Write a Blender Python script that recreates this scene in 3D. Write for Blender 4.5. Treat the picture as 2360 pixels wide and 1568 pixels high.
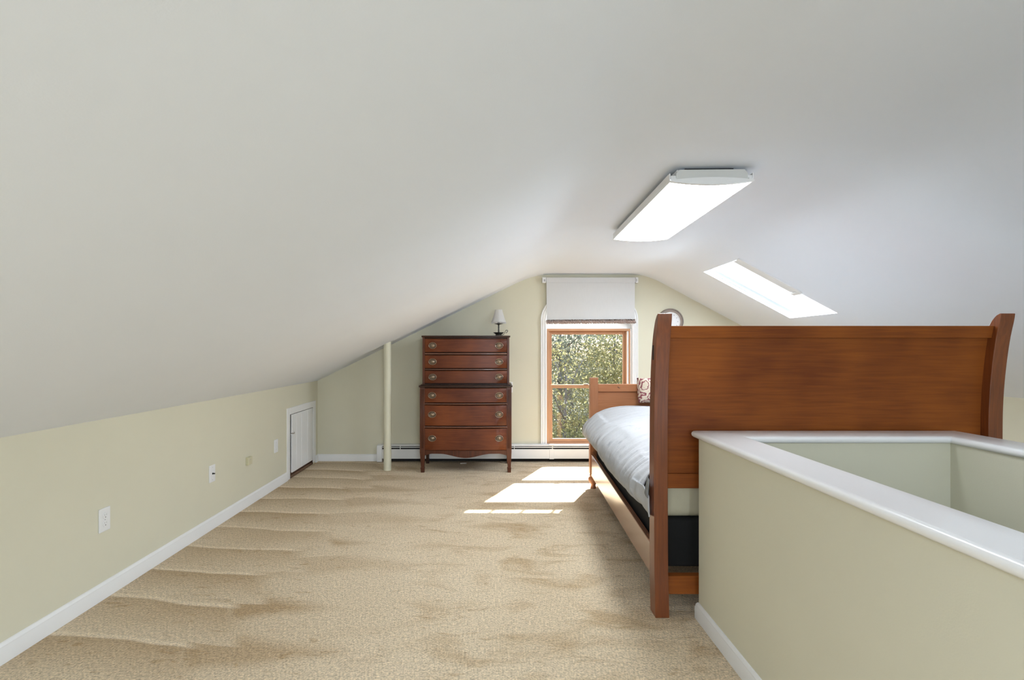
import bpy, bmesh, math, random
from mathutils import Vector, Matrix
for o in list(bpy.data.objects): bpy.data.objects.remove(o)
scn = bpy.context.scene
COL = scn.collection
PI = math.pi

# ------------------------------------------------------------------ camera
cam_d = bpy.data.cameras.new('camera'); cam = bpy.data.objects.new('camera', cam_d); COL.objects.link(cam)
cam.location = (0, 0, 1.23); cam.rotation_euler = (PI/2, 0, 0)
cam_d.sensor_width = 36; cam_d.lens = 18.0
cam_d.shift_x = 47/2360; cam_d.shift_y = 22/2360
cam_d.clip_start = 0.02; cam_d.clip_end = 300
scn.camera = cam
# ------------------------------------------------------------------ light and exposure
scn.view_settings.view_transform = 'Standard'; scn.view_settings.look = 'None'
scn.view_settings.gamma = 1.0; scn.view_settings.use_curve_mapping = False
scn.view_settings.exposure = 0.94
SUN_DIR = Vector((-0.53, -1.15, -1.0)).normalized()
w = bpy.data.worlds.new('sky'); scn.world = w; w.use_nodes = True
wn = w.node_tree.nodes; wl = w.node_tree.links
bg = wn['Background']; sky = wn.new('ShaderNodeTexSky'); sky.sky_type = 'NISHITA'
sky.sun_disc = False; sky.sun_elevation = math.asin(-SUN_DIR.z)
sky.sun_rotation = math.atan2(-SUN_DIR.x, -SUN_DIR.y)
wl.new(sky.outputs[0], bg.inputs[0]); bg.inputs[1].default_value = 0.30
sd = bpy.data.lights.new('sun', 'SUN'); sun = bpy.data.objects.new('sun', sd); COL.objects.link(sun)
sd.energy = 15.0; sd.angle = math.radians(0.6); sd.color = (1.0, 0.97, 0.92)
sun.rotation_euler = SUN_DIR.to_track_quat('-Z', 'Y').to_euler(); sun.location = (6, 14, 12)
# added fill lamp behind an invented window opening in the unseen rear gable
rd = bpy.data.lights.new('rear_fill_light', 'AREA'); rear = bpy.data.objects.new('rear_fill_light', rd); COL.objects.link(rear)
rd.shape = 'RECTANGLE'; rd.size = .92; rd.size_y = 1.6; rd.energy = 52.0; rd.color = (.74, .855, 1.0)
rear.location = (1.076, -3.62, 1.0); rear.rotation_euler = (-PI/2, 0, PI)
# added fill lamp under an invented skylight in the left slope, out of view
kd = bpy.data.lights.new('rear_slope_fill_light', 'AREA'); ksk = bpy.data.objects.new('rear_slope_fill_light', kd); COL.objects.link(ksk)
kd.shape = 'RECTANGLE'; kd.size = .86; kd.size_y = 1.15; kd.energy = 16.0; kd.color = (.74, .855, 1.0)
ksk.location = (-.53, -.75, 1.625); ksk.rotation_euler = (0, -math.atan(.4912), 0)
# daylight of the skylight in view, just under its white blind
vd = bpy.data.lights.new('skylight_daylight', 'AREA'); vsk = bpy.data.objects.new('skylight_daylight', vd); COL.objects.link(vsk)
vd.shape = 'RECTANGLE'; vd.size = .888; vd.size_y = .638; vd.energy = 18.5; vd.color = (.76, .87, 1.0)
vsk.location = (2.3225+.472*.02, 4.34, 1.7264+.881*.02); vsk.rotation_euler = (0, math.atan(.536), 0)
FIXTURE = 13.5      # radiance of the fluorescent lens

# ------------------------------------------------------------------ materials
MATS = {}
def mat(name, col, rough=0.6, var=0.0, scale=8.0, bump=0.0, bscale=60.0, metal=0.0, coat=0.0, spec=0.5, stretch=(1, 1, 1), col2=None):
    m = bpy.data.materials.new(name); m.use_nodes = True
    n = m.node_tree.nodes; l = m.node_tree.links; b = n['Principled BSDF']
    b.inputs['Roughness'].default_value = rough; b.inputs['Metallic'].default_value = metal
    b.inputs['Coat Weight'].default_value = coat; b.inputs['Specular IOR Level'].default_value = spec
    tc = n.new('ShaderNodeTexCoord'); mp = n.new('ShaderNodeMapping'); mp.inputs['Scale'].default_value = stretch
    geo = n.new('ShaderNodeNewGeometry'); l.new(geo.outputs['Position'], mp.inputs[0])
    ns = n.new('ShaderNodeTexNoise'); ns.inputs['Scale'].default_value = scale; ns.inputs['Detail'].default_value = 5
    l.new(mp.outputs[0], ns.inputs['Vector'])
    rp = n.new('ShaderNodeValToRGB'); rp.color_ramp.elements[0].position = .3; rp.color_ramp.elements[1].position = .7
    c2 = col2 or tuple(c*(1-var) for c in col)
    rp.color_ramp.elements[0].color = (*c2, 1); rp.color_ramp.elements[1].color = (*(col if col2 else tuple(min(1, c*(1+var)) for c in col)), 1)
    l.new(ns.outputs['Fac'], rp.inputs[0]); l.new(rp.outputs[0], b.inputs['Base Color'])
    if bump:
        n2 = n.new('ShaderNodeTexNoise'); n2.inputs['Scale'].default_value = bscale; n2.inputs['Detail'].default_value = 3
        l.new(mp.outputs[0], n2.inputs['Vector'])
        bp = n.new('ShaderNodeBump'); bp.inputs['Strength'].default_value = bump; bp.inputs['Distance'].default_value = .01
        l.new(n2.outputs['Fac'], bp.inputs['Height']); l.new(bp.outputs[0], b.inputs['Normal'])
    MATS[name] = m; return m

def wood(name, dark, light, rough=.35, axis='x', coat=.25, blot=.4, spec=.2):
    """long grain along one axis with soft blotches"""
    m = bpy.data.materials.new(name); m.use_nodes = True
    n = m.node_tree.nodes; l = m.node_tree.links; b = n['Principled BSDF']
    b.inputs['Roughness'].default_value = rough; b.inputs['Specular IOR Level'].default_value = spec; b.inputs['Coat Weight'].default_value = coat; b.inputs['Coat Roughness'].default_value = .25
    geo = n.new('ShaderNodeNewGeometry'); mp = n.new('ShaderNodeMapping')
    mp.inputs['Scale'].default_value = {'x': (2.0, 40, 40), 'y': (40, 2.0, 40), 'z': (40, 40, 2.0)}[axis]
    l.new(geo.outputs['Position'], mp.inputs[0])
    g = n.new('ShaderNodeTexNoise'); g.inputs['Scale'].default_value = 2.2; g.inputs['Detail'].default_value = 7; g.inputs['Distortion'].default_value = .6
    l.new(mp.outputs[0], g.inputs['Vector'])
    bl = n.new('ShaderNodeTexNoise'); bl.inputs['Scale'].default_value = 3.2; bl.inputs['Detail'].default_value = 2
    l.new(geo.outputs['Position'], bl.inputs['Vector'])
    mx = n.new('ShaderNodeMix'); mx.data_type = 'FLOAT'; mx.inputs[0].default_value = blot
    l.new(g.outputs['Fac'], mx.inputs[2]); l.new(bl.outputs['Fac'], mx.inputs[3])
    rp = n.new('ShaderNodeValToRGB'); rp.color_ramp.elements[0].position = .33; rp.color_ramp.elements[1].position = .68
    rp.color_ramp.elements[0].color = (*dark, 1); rp.color_ramp.elements[1].color = (*light, 1)
    l.new(mx.outputs[0], rp.inputs[0]); l.new(rp.outputs[0], b.inputs['Base Color'])
    bp = n.new('ShaderNodeBump'); bp.inputs['Strength'].default_value = .05; bp.inputs['Distance'].default_value = .004
    l.new(g.outputs['Fac'], bp.inputs['Height']); l.new(bp.outputs[0], b.inputs['Normal'])
    MATS[name] = m; return m

WALL = (.70, .668, .52)
mat('wall', WALL, .75, .012, 3, .04, 220)
mat('wall_back', WALL, .75, .012, 3, .04, 220)
mat('ceiling', (.865, .905, .965), .85, .008, 2, .03, 260)
mat('white_trim', (.84, .835, .82), .35, .01, 6)
mat('white_gloss', (.92, .915, .905), .28, .008, 6, coat=.3)
mat('white_plastic', (.83, .83, .82), .4, .01, 20)
mat('cream_plastic', (.62, .58, .39), .45, .02, 20)
mat('ivory_paint', (.70, .68, .53), .5, .015, 10)
mat('fixture_grey', (.66, .66, .625), .5, .012, 12)
mat('heater_metal', (.80, .80, .79), .4, .012, 12)
mat('dark_gap', (.018, .016, .014), .8, .2, 20)
mat('raw_wood', (.16, .085, .05), .8, .3, 30)
mat('brass', (.36, .28, .20), .36, .15, 90, metal=.85)
mat('brass_dark', (.075, .045, .03), .5, .2, 90, metal=.4)
mat('bead_wood_lit', (.20, .085, .05), .28, .15, 40, coat=.4)  # lighter than the chest: light caught by the beads is put into the colour
mat('black_metal', (.02, .02, .02), .45, .2, 40)
mat('bronze', (.052, .05, .04), .42, .3, 60, metal=.3)
mat('shade_cloth', (.82, .80, .77), .9, .02, 60, .1, 300)
mat('mattress', (.62, .585, .43), .8, .05, 9, .5, 14)
mat('box_spring', (.006, .006, .006), .9, .2, 60)
mat('lining', (.22, .225, .23), .85, .2, 30)
mat('clock_rim', (.20, .155, .125), .4, .12, 40)
mat('clock_rim_inner', (.36, .30, .265), .45, .08, 40)
mat('clock_face', (.78, .78, .79), .4, .03, 30)
mat('grey_print', (.45, .45, .46), .6, .05, 40)
mat('pale_block', (.55, .48, .41), .7, .1, 60)
mat('lawn', (.16, .15, .06), .9, .4, 1.5)
mat('bark', (.20, .18, .16), .9, .4, 12, .5, 20)
mat('stair_carpet', (.36, .28, .185), .95, .12, 60)
wood('headboard_wood', (.17, .042, .009), (.33, .094, .014), .48, 'x', .0, .6)
wood('post_wood', (.14, .034, .009), (.25, .066, .014), .32, 'z', .35, .35, .5)
wood('rail_wood_lit', (.24, .095, .048), (.35, .155, .085), .20, 'y', .9, .35, .6)  # lighter than the posts: sheen along the rail is partly in the colour
wood('foot_wood_lit', (.36, .142, .062), (.49, .215, .098), .35, 'x', .2, .4)  # bed wood lightened, bright light on the footboard put into its colour
wood('foot_post_wood_lit', (.34, .140, .066), (.46, .21, .105), .35, 'z', .2, .4)  # same lightened bed wood for the footboard posts, light in the colour
wood('mahogany', (.080, .019, .007), (.195, .052, .015), .38, 'x', .10, .6)
wood('mahogany_dark', (.026, .013, .008), (.062, .026, .015), .36, 'x', .15, .4)
wood('mahogany_post', (.055, .020, .011), (.13, .040, .018), .36, 'z', .15, .4)
wood('window_wood', (.48, .25, .13), (.62, .35, .20), .45, 'z', .1, .4)
wood('window_wood_x', (.48, .25, .13), (.62, .35, .20), .45, 'x', .1, .4)

def m_carpet():
    m = bpy.data.materials.new('carpet'); m.use_nodes = True
    n = m.node_tree.nodes; l = m.node_tree.links; b = n['Principled BSDF']
    b.inputs['Roughness'].default_value = .95; b.inputs['Specular IOR Level'].default_value = .1
    b.inputs['Sheen Weight'].default_value = .12; b.inputs['Sheen Roughness'].default_value = .5
    geo = n.new('ShaderNodeNewGeometry'); sep = n.new('ShaderNodeSeparateXYZ'); l.new(geo.outputs['Position'], sep.inputs[0])
    def math_(op, a, bb=None, clamp=False):
        x = n.new('ShaderNodeMath'); x.operation = op; x.use_clamp = clamp
        for i, v in enumerate((a, bb)):
            if v is None: continue
            if isinstance(v, (int, float)): x.inputs[i].default_value = v
            else: l.new(v, x.inputs[i])
        return x.outputs[0]
    def noise(scale, detail=3, vec=None, dist=0):
        x = n.new('ShaderNodeTexNoise'); x.inputs['Scale'].default_value = scale; x.inputs['Detail'].default_value = detail; x.inputs['Distortion'].default_value = dist
        l.new(vec or geo.outputs['Position'], x.inputs['Vector']); return x.outputs['Fac']
    def maprange(v, a, bb, c=0, d=1):
        x = n.new('ShaderNodeMapRange'); x.inputs[1].default_value = a; x.inputs[2].default_value = bb; x.inputs[3].default_value = c; x.inputs[4].default_value = d
        l.new(v, x.inputs[0]); return x.outputs[0]
    X, Y = sep.outputs[0], sep.outputs[1]
    wob = math_('MULTIPLY', math_('SUBTRACT', noise(1.1, 2), .5), .22)
    # stroke set along the left wall: saw-tooth bands across Y, each stroke narrowing away from the wall
    yy = math_('ADD', Y, wob)
    tilt = math_('MULTIPLY', X, .10)
    sawA = math_('FRACT', math_('DIVIDE', math_('ADD', yy, tilt), .34))
    xB = math_('MULTIPLY', math_('ADD', X, 1.2), -.14)
    sawB = math_('FRACT', math_('ADD', math_('DIVIDE', math_('ADD', yy, xB), .40), .37))
    def rnd1(v, k):
        x = n.new('ShaderNodeTexWhiteNoise'); x.noise_dimensions = '1D'; l.new(math_('ADD', math_('FLOOR', v), k), x.inputs['W']); return x.outputs['Value']
    rA = rnd1(math_('DIVIDE', math_('ADD', yy, tilt), .34), 3.0); rB = rnd1(math_('ADD', math_('DIVIDE', math_('ADD', yy, xB), .40), .37), 11.0)
    # zone borders wander
    bx = math_('ADD', math_('ADD', X, math_('MULTIPLY', math_('SUBTRACT', sawA, .5), .18)), math_('MULTIPLY', math_('SUBTRACT', rA, .5), .22))
    inA = math_('MULTIPLY', maprange(bx, -1.20, -1.08, 1, 0), maprange(rA, 0, 1, .7, 1.35))
    zb = math_('ADD', math_('ADD', X, math_('MULTIPLY', sawB, .85)), math_('MULTIPLY', math_('SUBTRACT', rB, .5), .5))
    inB = math_('MULTIPLY', maprange(bx, -1.17, -1.11), math_('MULTIPLY', maprange(zb, -.45, -.25, 1, 0), maprange(rB, 0, 1, .45, 1.25)))
    def band(s, lo, hi):       # dark body with a thin light comb line
        body = math_('MULTIPLY', maprange(s, .10, .84, 0, 1), maprange(s, .86, .90, 1, 0))
        line = math_('MULTIPLY', maprange(s, .87, .92, 0, 1), maprange(s, .94, 1.0, 1, 0))
        return math_('SUBTRACT', math_('MULTIPLY', body, lo), math_('MULTIPLY', line, hi))
    pat = math_('ADD', math_('MULTIPLY', inA, band(sawA, .52, .36)), math_('MULTIPLY', inB, math_('SUBTRACT', math_('MULTIPLY', math_('MULTIPLY', maprange(sawB, .22, .42, 0, 1), maprange(sawB, .90, .94, 1, 0)), .62), math_('MULTIPLY', maprange(sawB, .93, .98, 0, 1), .22))))
    # trodden blotches to the right, stretched across the view
    mp = n.new('ShaderNodeMapping'); mp.inputs['Scale'].default_value = (1.0, 2.2, 1); mp.inputs['Rotation'].default_value = (0, 0, .2); l.new(geo.outputs['Position'], mp.inputs[0])
    blot = maprange(noise(2.6, 5, mp.outputs[0], .8), .50, .66)
    pat = math_('ADD', pat, math_('MULTIPLY', math_('MULTIPLY', blot, maprange(X, -.9, .1)), .50))
    # scuffs
    mp2 = n.new('ShaderNodeMapping'); mp2.inputs['Scale'].default_value = (2.2, 7, 1); mp2.inputs['Rotation'].default_value = (0, 0, -.25); l.new(geo.outputs['Position'], mp2.inputs[0])
    scf = maprange(noise(3.2, 4, mp2.outputs[0], 1.2), .60, .70)
    pat = math_('ADD', pat, math_('MULTIPLY', scf, .38))
    lay = maprange(noise(1.1, 2), .3, .7, .18, .40)
    pat = math_('ADD', pat, lay)
    mixc = n.new('ShaderNodeMix'); mixc.data_type = 'RGBA'; mixc.clamp_factor = True
    mixc.inputs[6].default_value = (.78, .65, .462, 1); mixc.inputs[7].default_value = (.455, .315, .168, 1)
    l.new(pat, mixc.inputs[0])
    tuft = noise(125, 3); tuft2 = noise(62, 3)
    tv = math_('ADD', math_('MULTIPLY', tuft, .65), math_('MULTIPLY', tuft2, .35))
    val = maprange(tv, .36, .64, .66, 1.28)
    mul = n.new('ShaderNodeMix'); mul.data_type = 'RGBA'; mul.blend_type = 'MULTIPLY'; mul.inputs[0].default_value = 1
    comb = n.new('ShaderNodeCombineColor'); 
    for i in range(3): l.new(val, comb.inputs[i])
    l.new(mixc.outputs[2], mul.inputs[6]); l.new(comb.outputs[0], mul.inputs[7]); l.new(mul.outputs[2], b.inputs['Base Color'])
    bp = n.new('ShaderNodeBump'); bp.inputs['Strength'].default_value = .9; bp.inputs['Distance'].default_value = .012
    l.new(tv, bp.inputs['Height']); l.new(bp.outputs[0], b.inputs['Normal'])
    MATS['carpet'] = m
m_carpet()

def m_simple_nodes(name):
    m = bpy.data.materials.new(name); m.use_nodes = True; n = m.node_tree.nodes
    n.remove(n['Principled BSDF']); MATS[name] = m
    return m, n, m.node_tree.links, n['Material Output']
def m_glass():
    m, n, l, out = m_simple_nodes('glass')
    t = n.new('ShaderNodeBsdfTransparent'); t.inputs[0].default_value = (.97, .98, .98, 1)
    g = n.new('ShaderNodeBsdfGlossy'); g.inputs['Roughness'].default_value = .03
    mx = n.new('ShaderNodeMixShader'); mx.inputs[0].default_value = .05; l.new(t.outputs[0], mx.inputs[1]); l.new(g.outputs[0], mx.inputs[2]); l.new(mx.outputs[0], out.inputs[0])
m_glass()
def m_cloth(name, col, trans, fac, streak=0.0):
    m, n, l, out = m_simple_nodes(name)
    d = n.new('ShaderNodeBsdfDiffuse'); t = n.new('ShaderNodeBsdfTranslucent'); mx = n.new('ShaderNodeMixShader')
    mx.inputs[0].default_value = fac
    geo = n.new('ShaderNodeNewGeometry'); mp = n.new('ShaderNodeMapping'); mp.inputs['Scale'].default_value = (60, 60, 6); l.new(geo.outputs['Position'], mp.inputs[0])
    ns = n.new('ShaderNodeTexNoise'); ns.inputs['Scale'].default_value = 3; l.new(mp.outputs[0], ns.inputs['Vector'])
    rp = n.new('ShaderNodeValToRGB'); rp.color_ramp.elements[0].color = (*[c*(1-streak) for c in col], 1); rp.color_ramp.elements[1].color = (*col, 1)
    rp.color_ramp.elements[0].position = .35; rp.color_ramp.elements[1].position = .6
    l.new(ns.outputs['Fac'], rp.inputs[0]); l.new(rp.outputs[0], d.inputs[0]); t.inputs[0].default_value = (*trans, 1)
    l.new(d.outputs[0], mx.inputs[1]); l.new(t.outputs[0], mx.inputs[2]); l.new(mx.outputs[0], out.inputs[0])
m_cloth('roller_cloth', (.74, .74, .73), (.55, .55, .55), .06, .02)
m_cloth('skylight_cloth', (.85, .85, .84), (.80, .81, .82), .45, .01)
m_cloth('lamp_cloth', (.80, .79, .77), (.7, .68, .65), .3, .03)
def m_fringe():
    mat('fringe', (.70, .56, .50), .95, .35, 130, 1.0, 140, col2=(.42, .30, .26))
m_fringe()
def m_comforter():
    m = mat('comforter', (.70, .71, .72), .85, .0, 5, .25, 55)
    n = m.node_tree.nodes; l = m.node_tree.links; b = n['Principled BSDF']
    geo = n.new('ShaderNodeNewGeometry'); mp = n.new('ShaderNodeMapping'); mp.inputs['Scale'].default_value = (9, 26, 10); mp.inputs['Rotation'].default_value = (.3, .2, .5)
    l.new(geo.outputs['Position'], mp.inputs[0])
    ns = n.new('ShaderNodeTexNoise'); ns.inputs['Scale'].default_value = 1.6; ns.inputs['Detail'].default_value = 4; l.new(mp.outputs[0], ns.inputs['Vector'])
    rp = n.new('ShaderNodeValToRGB'); rp.color_ramp.elements[0].position = .60; rp.color_ramp.elements[1].position = .74
    rp.color_ramp.elements[0].color = (.46, .462, .47, 1); rp.color_ramp.elements[1].color = (.34, .345, .36, 1)
    l.new(ns.outputs['Fac'], rp.inputs[0]); l.new(rp.outputs[0], b.inputs['Base Color'])
m_comforter()
def m_pillow():
    m = mat('paisley', (.72, .66, .55), .85, .0, 5)
    n = m.node_tree.nodes; l = m.node_tree.links; b = n['Principled BSDF']
    geo = n.new('ShaderNodeNewGeometry')
    vo = n.new('ShaderNodeTexVoronoi'); vo.inputs['Scale'].default_value = 9; l.new(geo.outputs['Position'], vo.inputs['Vector'])
    ns = n.new('ShaderNodeTexNoise'); ns.inputs['Scale'].default_value = 28; l.new(geo.outputs['Position'], ns.inputs['Vector'])
    a = n.new('ShaderNodeMath'); a.operation = 'MULTIPLY_ADD'; a.inputs[1].default_value = .55; l.new(ns.outputs['Fac'], a.inputs[0]); l.new(vo.outputs['Distance'], a.inputs[2])
    s = n.new('ShaderNodeMath'); s.operation = 'SINE'; k = n.new('ShaderNodeMath'); k.operation = 'MULTIPLY'; k.inputs[1].default_value = 26
    l.new(a.outputs[0], k.inputs[0]); l.new(k.outputs[0], s.inputs[0])
    rp = n.new('ShaderNodeValToRGB'); rp.color_ramp.elements[0].position = .22; rp.color_ramp.elements[1].position = .40
    rp.color_ramp.elements[0].color = (.26, .07, .085, 1); rp.color_ramp.elements[1].color = (.68, .58, .45, 1)
    h5 = n.new('ShaderNodeMath'); h5.operation = 'MULTIPLY_ADD'; h5.inputs[1].default_value = .5; h5.inputs[2].default_value = .5; l.new(s.outputs[0], h5.inputs[0])
    l.new(h5.outputs[0], rp.inputs[0]); l.new(rp.outputs[0], b.inputs['Base Color'])
m_pillow()
def m_leaf(name, cols):
    m, n, l, out = m_simple_nodes(name)
    geo = n.new('ShaderNodeNewGeometry'); ns = n.new('ShaderNodeTexNoise'); ns.inputs['Scale'].default_value = 5.0; ns.inputs['Detail'].default_value = 6
    ns.inputs['Roughness'].default_value = .8
    l.new(geo.outputs['Position'], ns.inputs['Vector'])
    rp = n.new('ShaderNodeValToRGB'); e = rp.color_ramp.elements
    e[0].position = .36; e[1].position = .64; e[0].color = (*cols[0], 1); e[1].color = (*cols[2], 1)
    x = e.new(.5); x.color = (*cols[1], 1)
    l.new(ns.outputs['Fac'], rp.inputs[0])
    d = n.new('ShaderNodeBsdfDiffuse'); t = n.new('ShaderNodeBsdfTranslucent'); mx = n.new('ShaderNodeMixShader'); mx.inputs[0].default_value = .45
    l.new(rp.outputs[0], d.inputs[0]); l.new(rp.outputs[0], t.inputs[0]); l.new(d.outputs[0], mx.inputs[1]); l.new(t.outputs[0], mx.inputs[2]); l.new(mx.outputs[0], out.inputs[0])
m_leaf('leaf_yellow', [(0.124, 0.13, 0.062), (0.285, 0.267, 0.124), (0.409, 0.384, 0.223)])
m_leaf('leaf_pale', [(0.124, 0.149, 0.112), (0.285, 0.298, 0.223), (0.434, 0.434, 0.347)])
m_leaf('leaf_green', [(0.043, 0.057, 0.048), (0.104, 0.122, 0.091), (0.199, 0.209, 0.148)])
def m_lens():
    m, n, l, out = m_simple_nodes('lit_lens')
    e = n.new('ShaderNodeEmission'); e.inputs[1].default_value = FIXTURE; e.inputs[0].default_value = (.85, .925, 1, 1)
    l.new(e.outputs[0], out.inputs[0])
m_lens()

# ------------------------------------------------------------------ mesh helpers
WLOC = {}          # object name -> world location of its origin
class MB:
    def __init__(s): s.bm = bmesh.new()
    def box(s, x0, x1, y0, y1, z0, z1, bevel=0, seg=2, fn=None):
        b = bmesh.new(); bmesh.ops.create_cube(b, size=1)
        for v in b.verts:
            v.co = Vector(((x0+x1)/2 + v.co.x*(x1-x0), (y0+y1)/2 + v.co.y*(y1-y0), (z0+z1)/2 + v.co.z*(z1-z0)))
        if bevel: bmesh.ops.bevel(b, geom=list(b.edges), offset=bevel, segments=seg, affect='EDGES', profile=.5)
        return s._merge(b, fn)
    def _merge(s, b, fn=None):
        if fn:
            for v in b.verts: v.co = Vector(fn(v.co))
        me = bpy.data.meshes.new('tmp'); b.to_mesh(me); b.free(); s.bm.from_mesh(me); bpy.data.meshes.remove(me); return s
    def faces(s, verts, faces):
        vs = [s.bm.verts.new(v) for v in verts]
        for f in faces: s.bm.faces.new([vs[i] for i in f])
        return s
    def prism(s, poly, axis, a, b, bevel=0):
        """closed 2-D polygon extruded along axis between a and b; poly in the other two axes in xyz order"""
        def P(p, t):
            return {'x': (t, p[0], p[1]), 'y': (p[0], t, p[1]), 'z': (p[0], p[1], t)}[axis]
        t = bmesh.new(); n = len(poly)
        A = [t.verts.new(P(p, a)) for p in poly]; B = [t.verts.new(P(p, b)) for p in poly]
        t.faces.new(A); t.faces.new(B[::-1])
        for i in range(n): t.faces.new([A[i], B[i], B[(i+1) % n], A[(i+1) % n]])
        bmesh.ops.recalc_face_normals(t, faces=t.faces)
        if bevel:
            ed = [e for e in t.edges if e.calc_face_angle(0) > .6]
            bmesh.ops.bevel(t, geom=ed, offset=bevel, segments=2, affect='EDGES', profile=.5)
        return s._merge(t)
    def lathe(s, prof, c, seg=24, axis='z'):
        t = bmesh.new(); rings = []
        for r, h in prof:
            ring = []
            for k in range(seg):
                a = 2*PI*k/seg; p = (r*math.cos(a), r*math.sin(a), h)
                if axis == 'y': p = (p[0], h, p[1])
                if axis == 'x': p = (h, p[0], p[1])
                ring.append(t.verts.new((c[0]+p[0], c[1]+p[1], c[2]+p[2])))
            rings.append(ring)
        for i in range(len(rings)-1):
            for k in range(seg):
                t.faces.new([rings[i][k], rings[i][(k+1) % seg], rings[i+1][(k+1) % seg], rings[i+1][k]])
        t.faces.new(rings[0][::-1]); t.faces.new(rings[-1])
        bmesh.ops.recalc_face_normals(t, faces=t.faces)
        return s._merge(t)
    def tube(s, pts, r, seg=8):
        pts = [Vector(p) for p in pts]; t = bmesh.new(); rings = []
        for i, p in enumerate(pts):
            d = (pts[min(i+1, len(pts)-1)] - pts[max(i-1, 0)]).normalized()
            up = Vector((0, 0, 1)) if abs(d.z) < .9 else Vector((1, 0, 0))
            u = d.cross(up).normalized(); v = d.cross(u)
            rr = r[i] if isinstance(r, (list, tuple)) else r
            rings.append([t.verts.new(p + rr*(math.cos(2*PI*k/seg)*u + math.sin(2*PI*k/seg)*v)) for k in range(seg)])
        for i in range(len(rings)-1):
            for k in range(seg): t.faces.new([rings[i][k], rings[i][(k+1) % seg], rings[i+1][(k+1) % seg], rings[i+1][k]])
        t.faces.new(rings[0]); t.faces.new(rings[-1])
        bmesh.ops.recalc_face_normals(t, faces=t.faces)
        return s._merge(t)
    def sweep(s, prof, path, closed_prof=True, axes='xy'):
        """profile (offset to the left of travel, height) along a mitred polyline in the xy plane (or xz)"""
        P = [Vector(p) for p in path]; t = bmesh.new(); rings = []
        for i, p in enumerate(P):
            d1 = (P[i]-P[i-1]).normalized() if i else (P[1]-P[0]).normalized()
            d2 = (P[i+1]-P[i]).normalized() if i < len(P)-1 else d1
            n1 = Vector((-d1.y, d1.x)); n2 = Vector((-d2.y, d2.x)); nn = (n1+n2).normalized(); k = 1/max(.3, nn.dot(n1))
            ring = []
            for o, h in prof:
                q = p + nn*o*k
                ring.append(t.verts.new((q.x, q.y, h) if axes == 'xy' else (q.x, h, q.y)))
            rings.append(ring)
        m = len(prof)
        for i in range(len(rings)-1):
            for k in range(m): t.faces.new([rings[i][k], rings[i][(k+1) % m], rings[i+1][(k+1) % m], rings[i+1][k]])
        t.faces.new(rings[0]); t.faces.new(rings[-1])
        bmesh.ops.recalc_face_normals(t, faces=t.faces)
        return s._merge(t)
    def grid(s, f, nu, nv):
        t = bmesh.new(); V = [[t.verts.new(f(i/nu, j/nv)) for j in range(nv+1)] for i in range(nu+1)]
        for i in range(nu):
            for j in range(nv): t.faces.new([V[i][j], V[i+1][j], V[i+1][j+1], V[i][j+1]])
        return s._merge(t)
    def build(s, name, m, parent=None, smooth=None, origin=None, recalc=False):
        bm = s.bm
        if recalc: bmesh.ops.recalc_face_normals(bm, faces=bm.faces)
        if origin is None and parent is None:
            xs = [v.co.x for v in bm.verts]; ys = [v.co.y for v in bm.verts]; zs = [v.co.z for v in bm.verts]
            origin = Vector(((min(xs)+max(xs))/2, (min(ys)+max(ys))/2, min(zs)))
        wl_ = Vector(origin) if origin is not None else WLOC[parent.name]
        for v in bm.verts: v.co -= wl_
        me = bpy.data.meshes.new(name); bm.to_mesh(me); bm.free()
        o = bpy.data.objects.new(name, me); COL.objects.link(o); me.materials.append(MATS[m])
        if parent: o.parent = parent; o.location = wl_ - WLOC[parent.name]
        else: o.location = wl_
        WLOC[o.name] = Vector(wl_)
        if smooth is not None:
            for p in me.polygons: p.use_smooth = True
            if smooth < 3: me.set_sharp_from_angle(angle=smooth)
        return o
def tag(o, label, cat, group=None):
    o['label'] = label; o['category'] = cat
    if group: o['group'] = group
    return o
def struct(o, label=None):
    o['kind'] = 'structure'
    if label: o['label'] = label
    return o
def thing(name, loc, label, cat, group=None):
    o = bpy.data.objects.new(name, None); COL.objects.link(o); o.location = loc; o.empty_display_size = .1
    WLOC[o.name] = Vector(loc); return tag(o, label, cat, group)
def shell(name, loc, label=None):
    o = bpy.data.objects.new(name, None); COL.objects.link(o); o.location = loc; WLOC[o.name] = Vector(loc); return struct(o, label)

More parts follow.
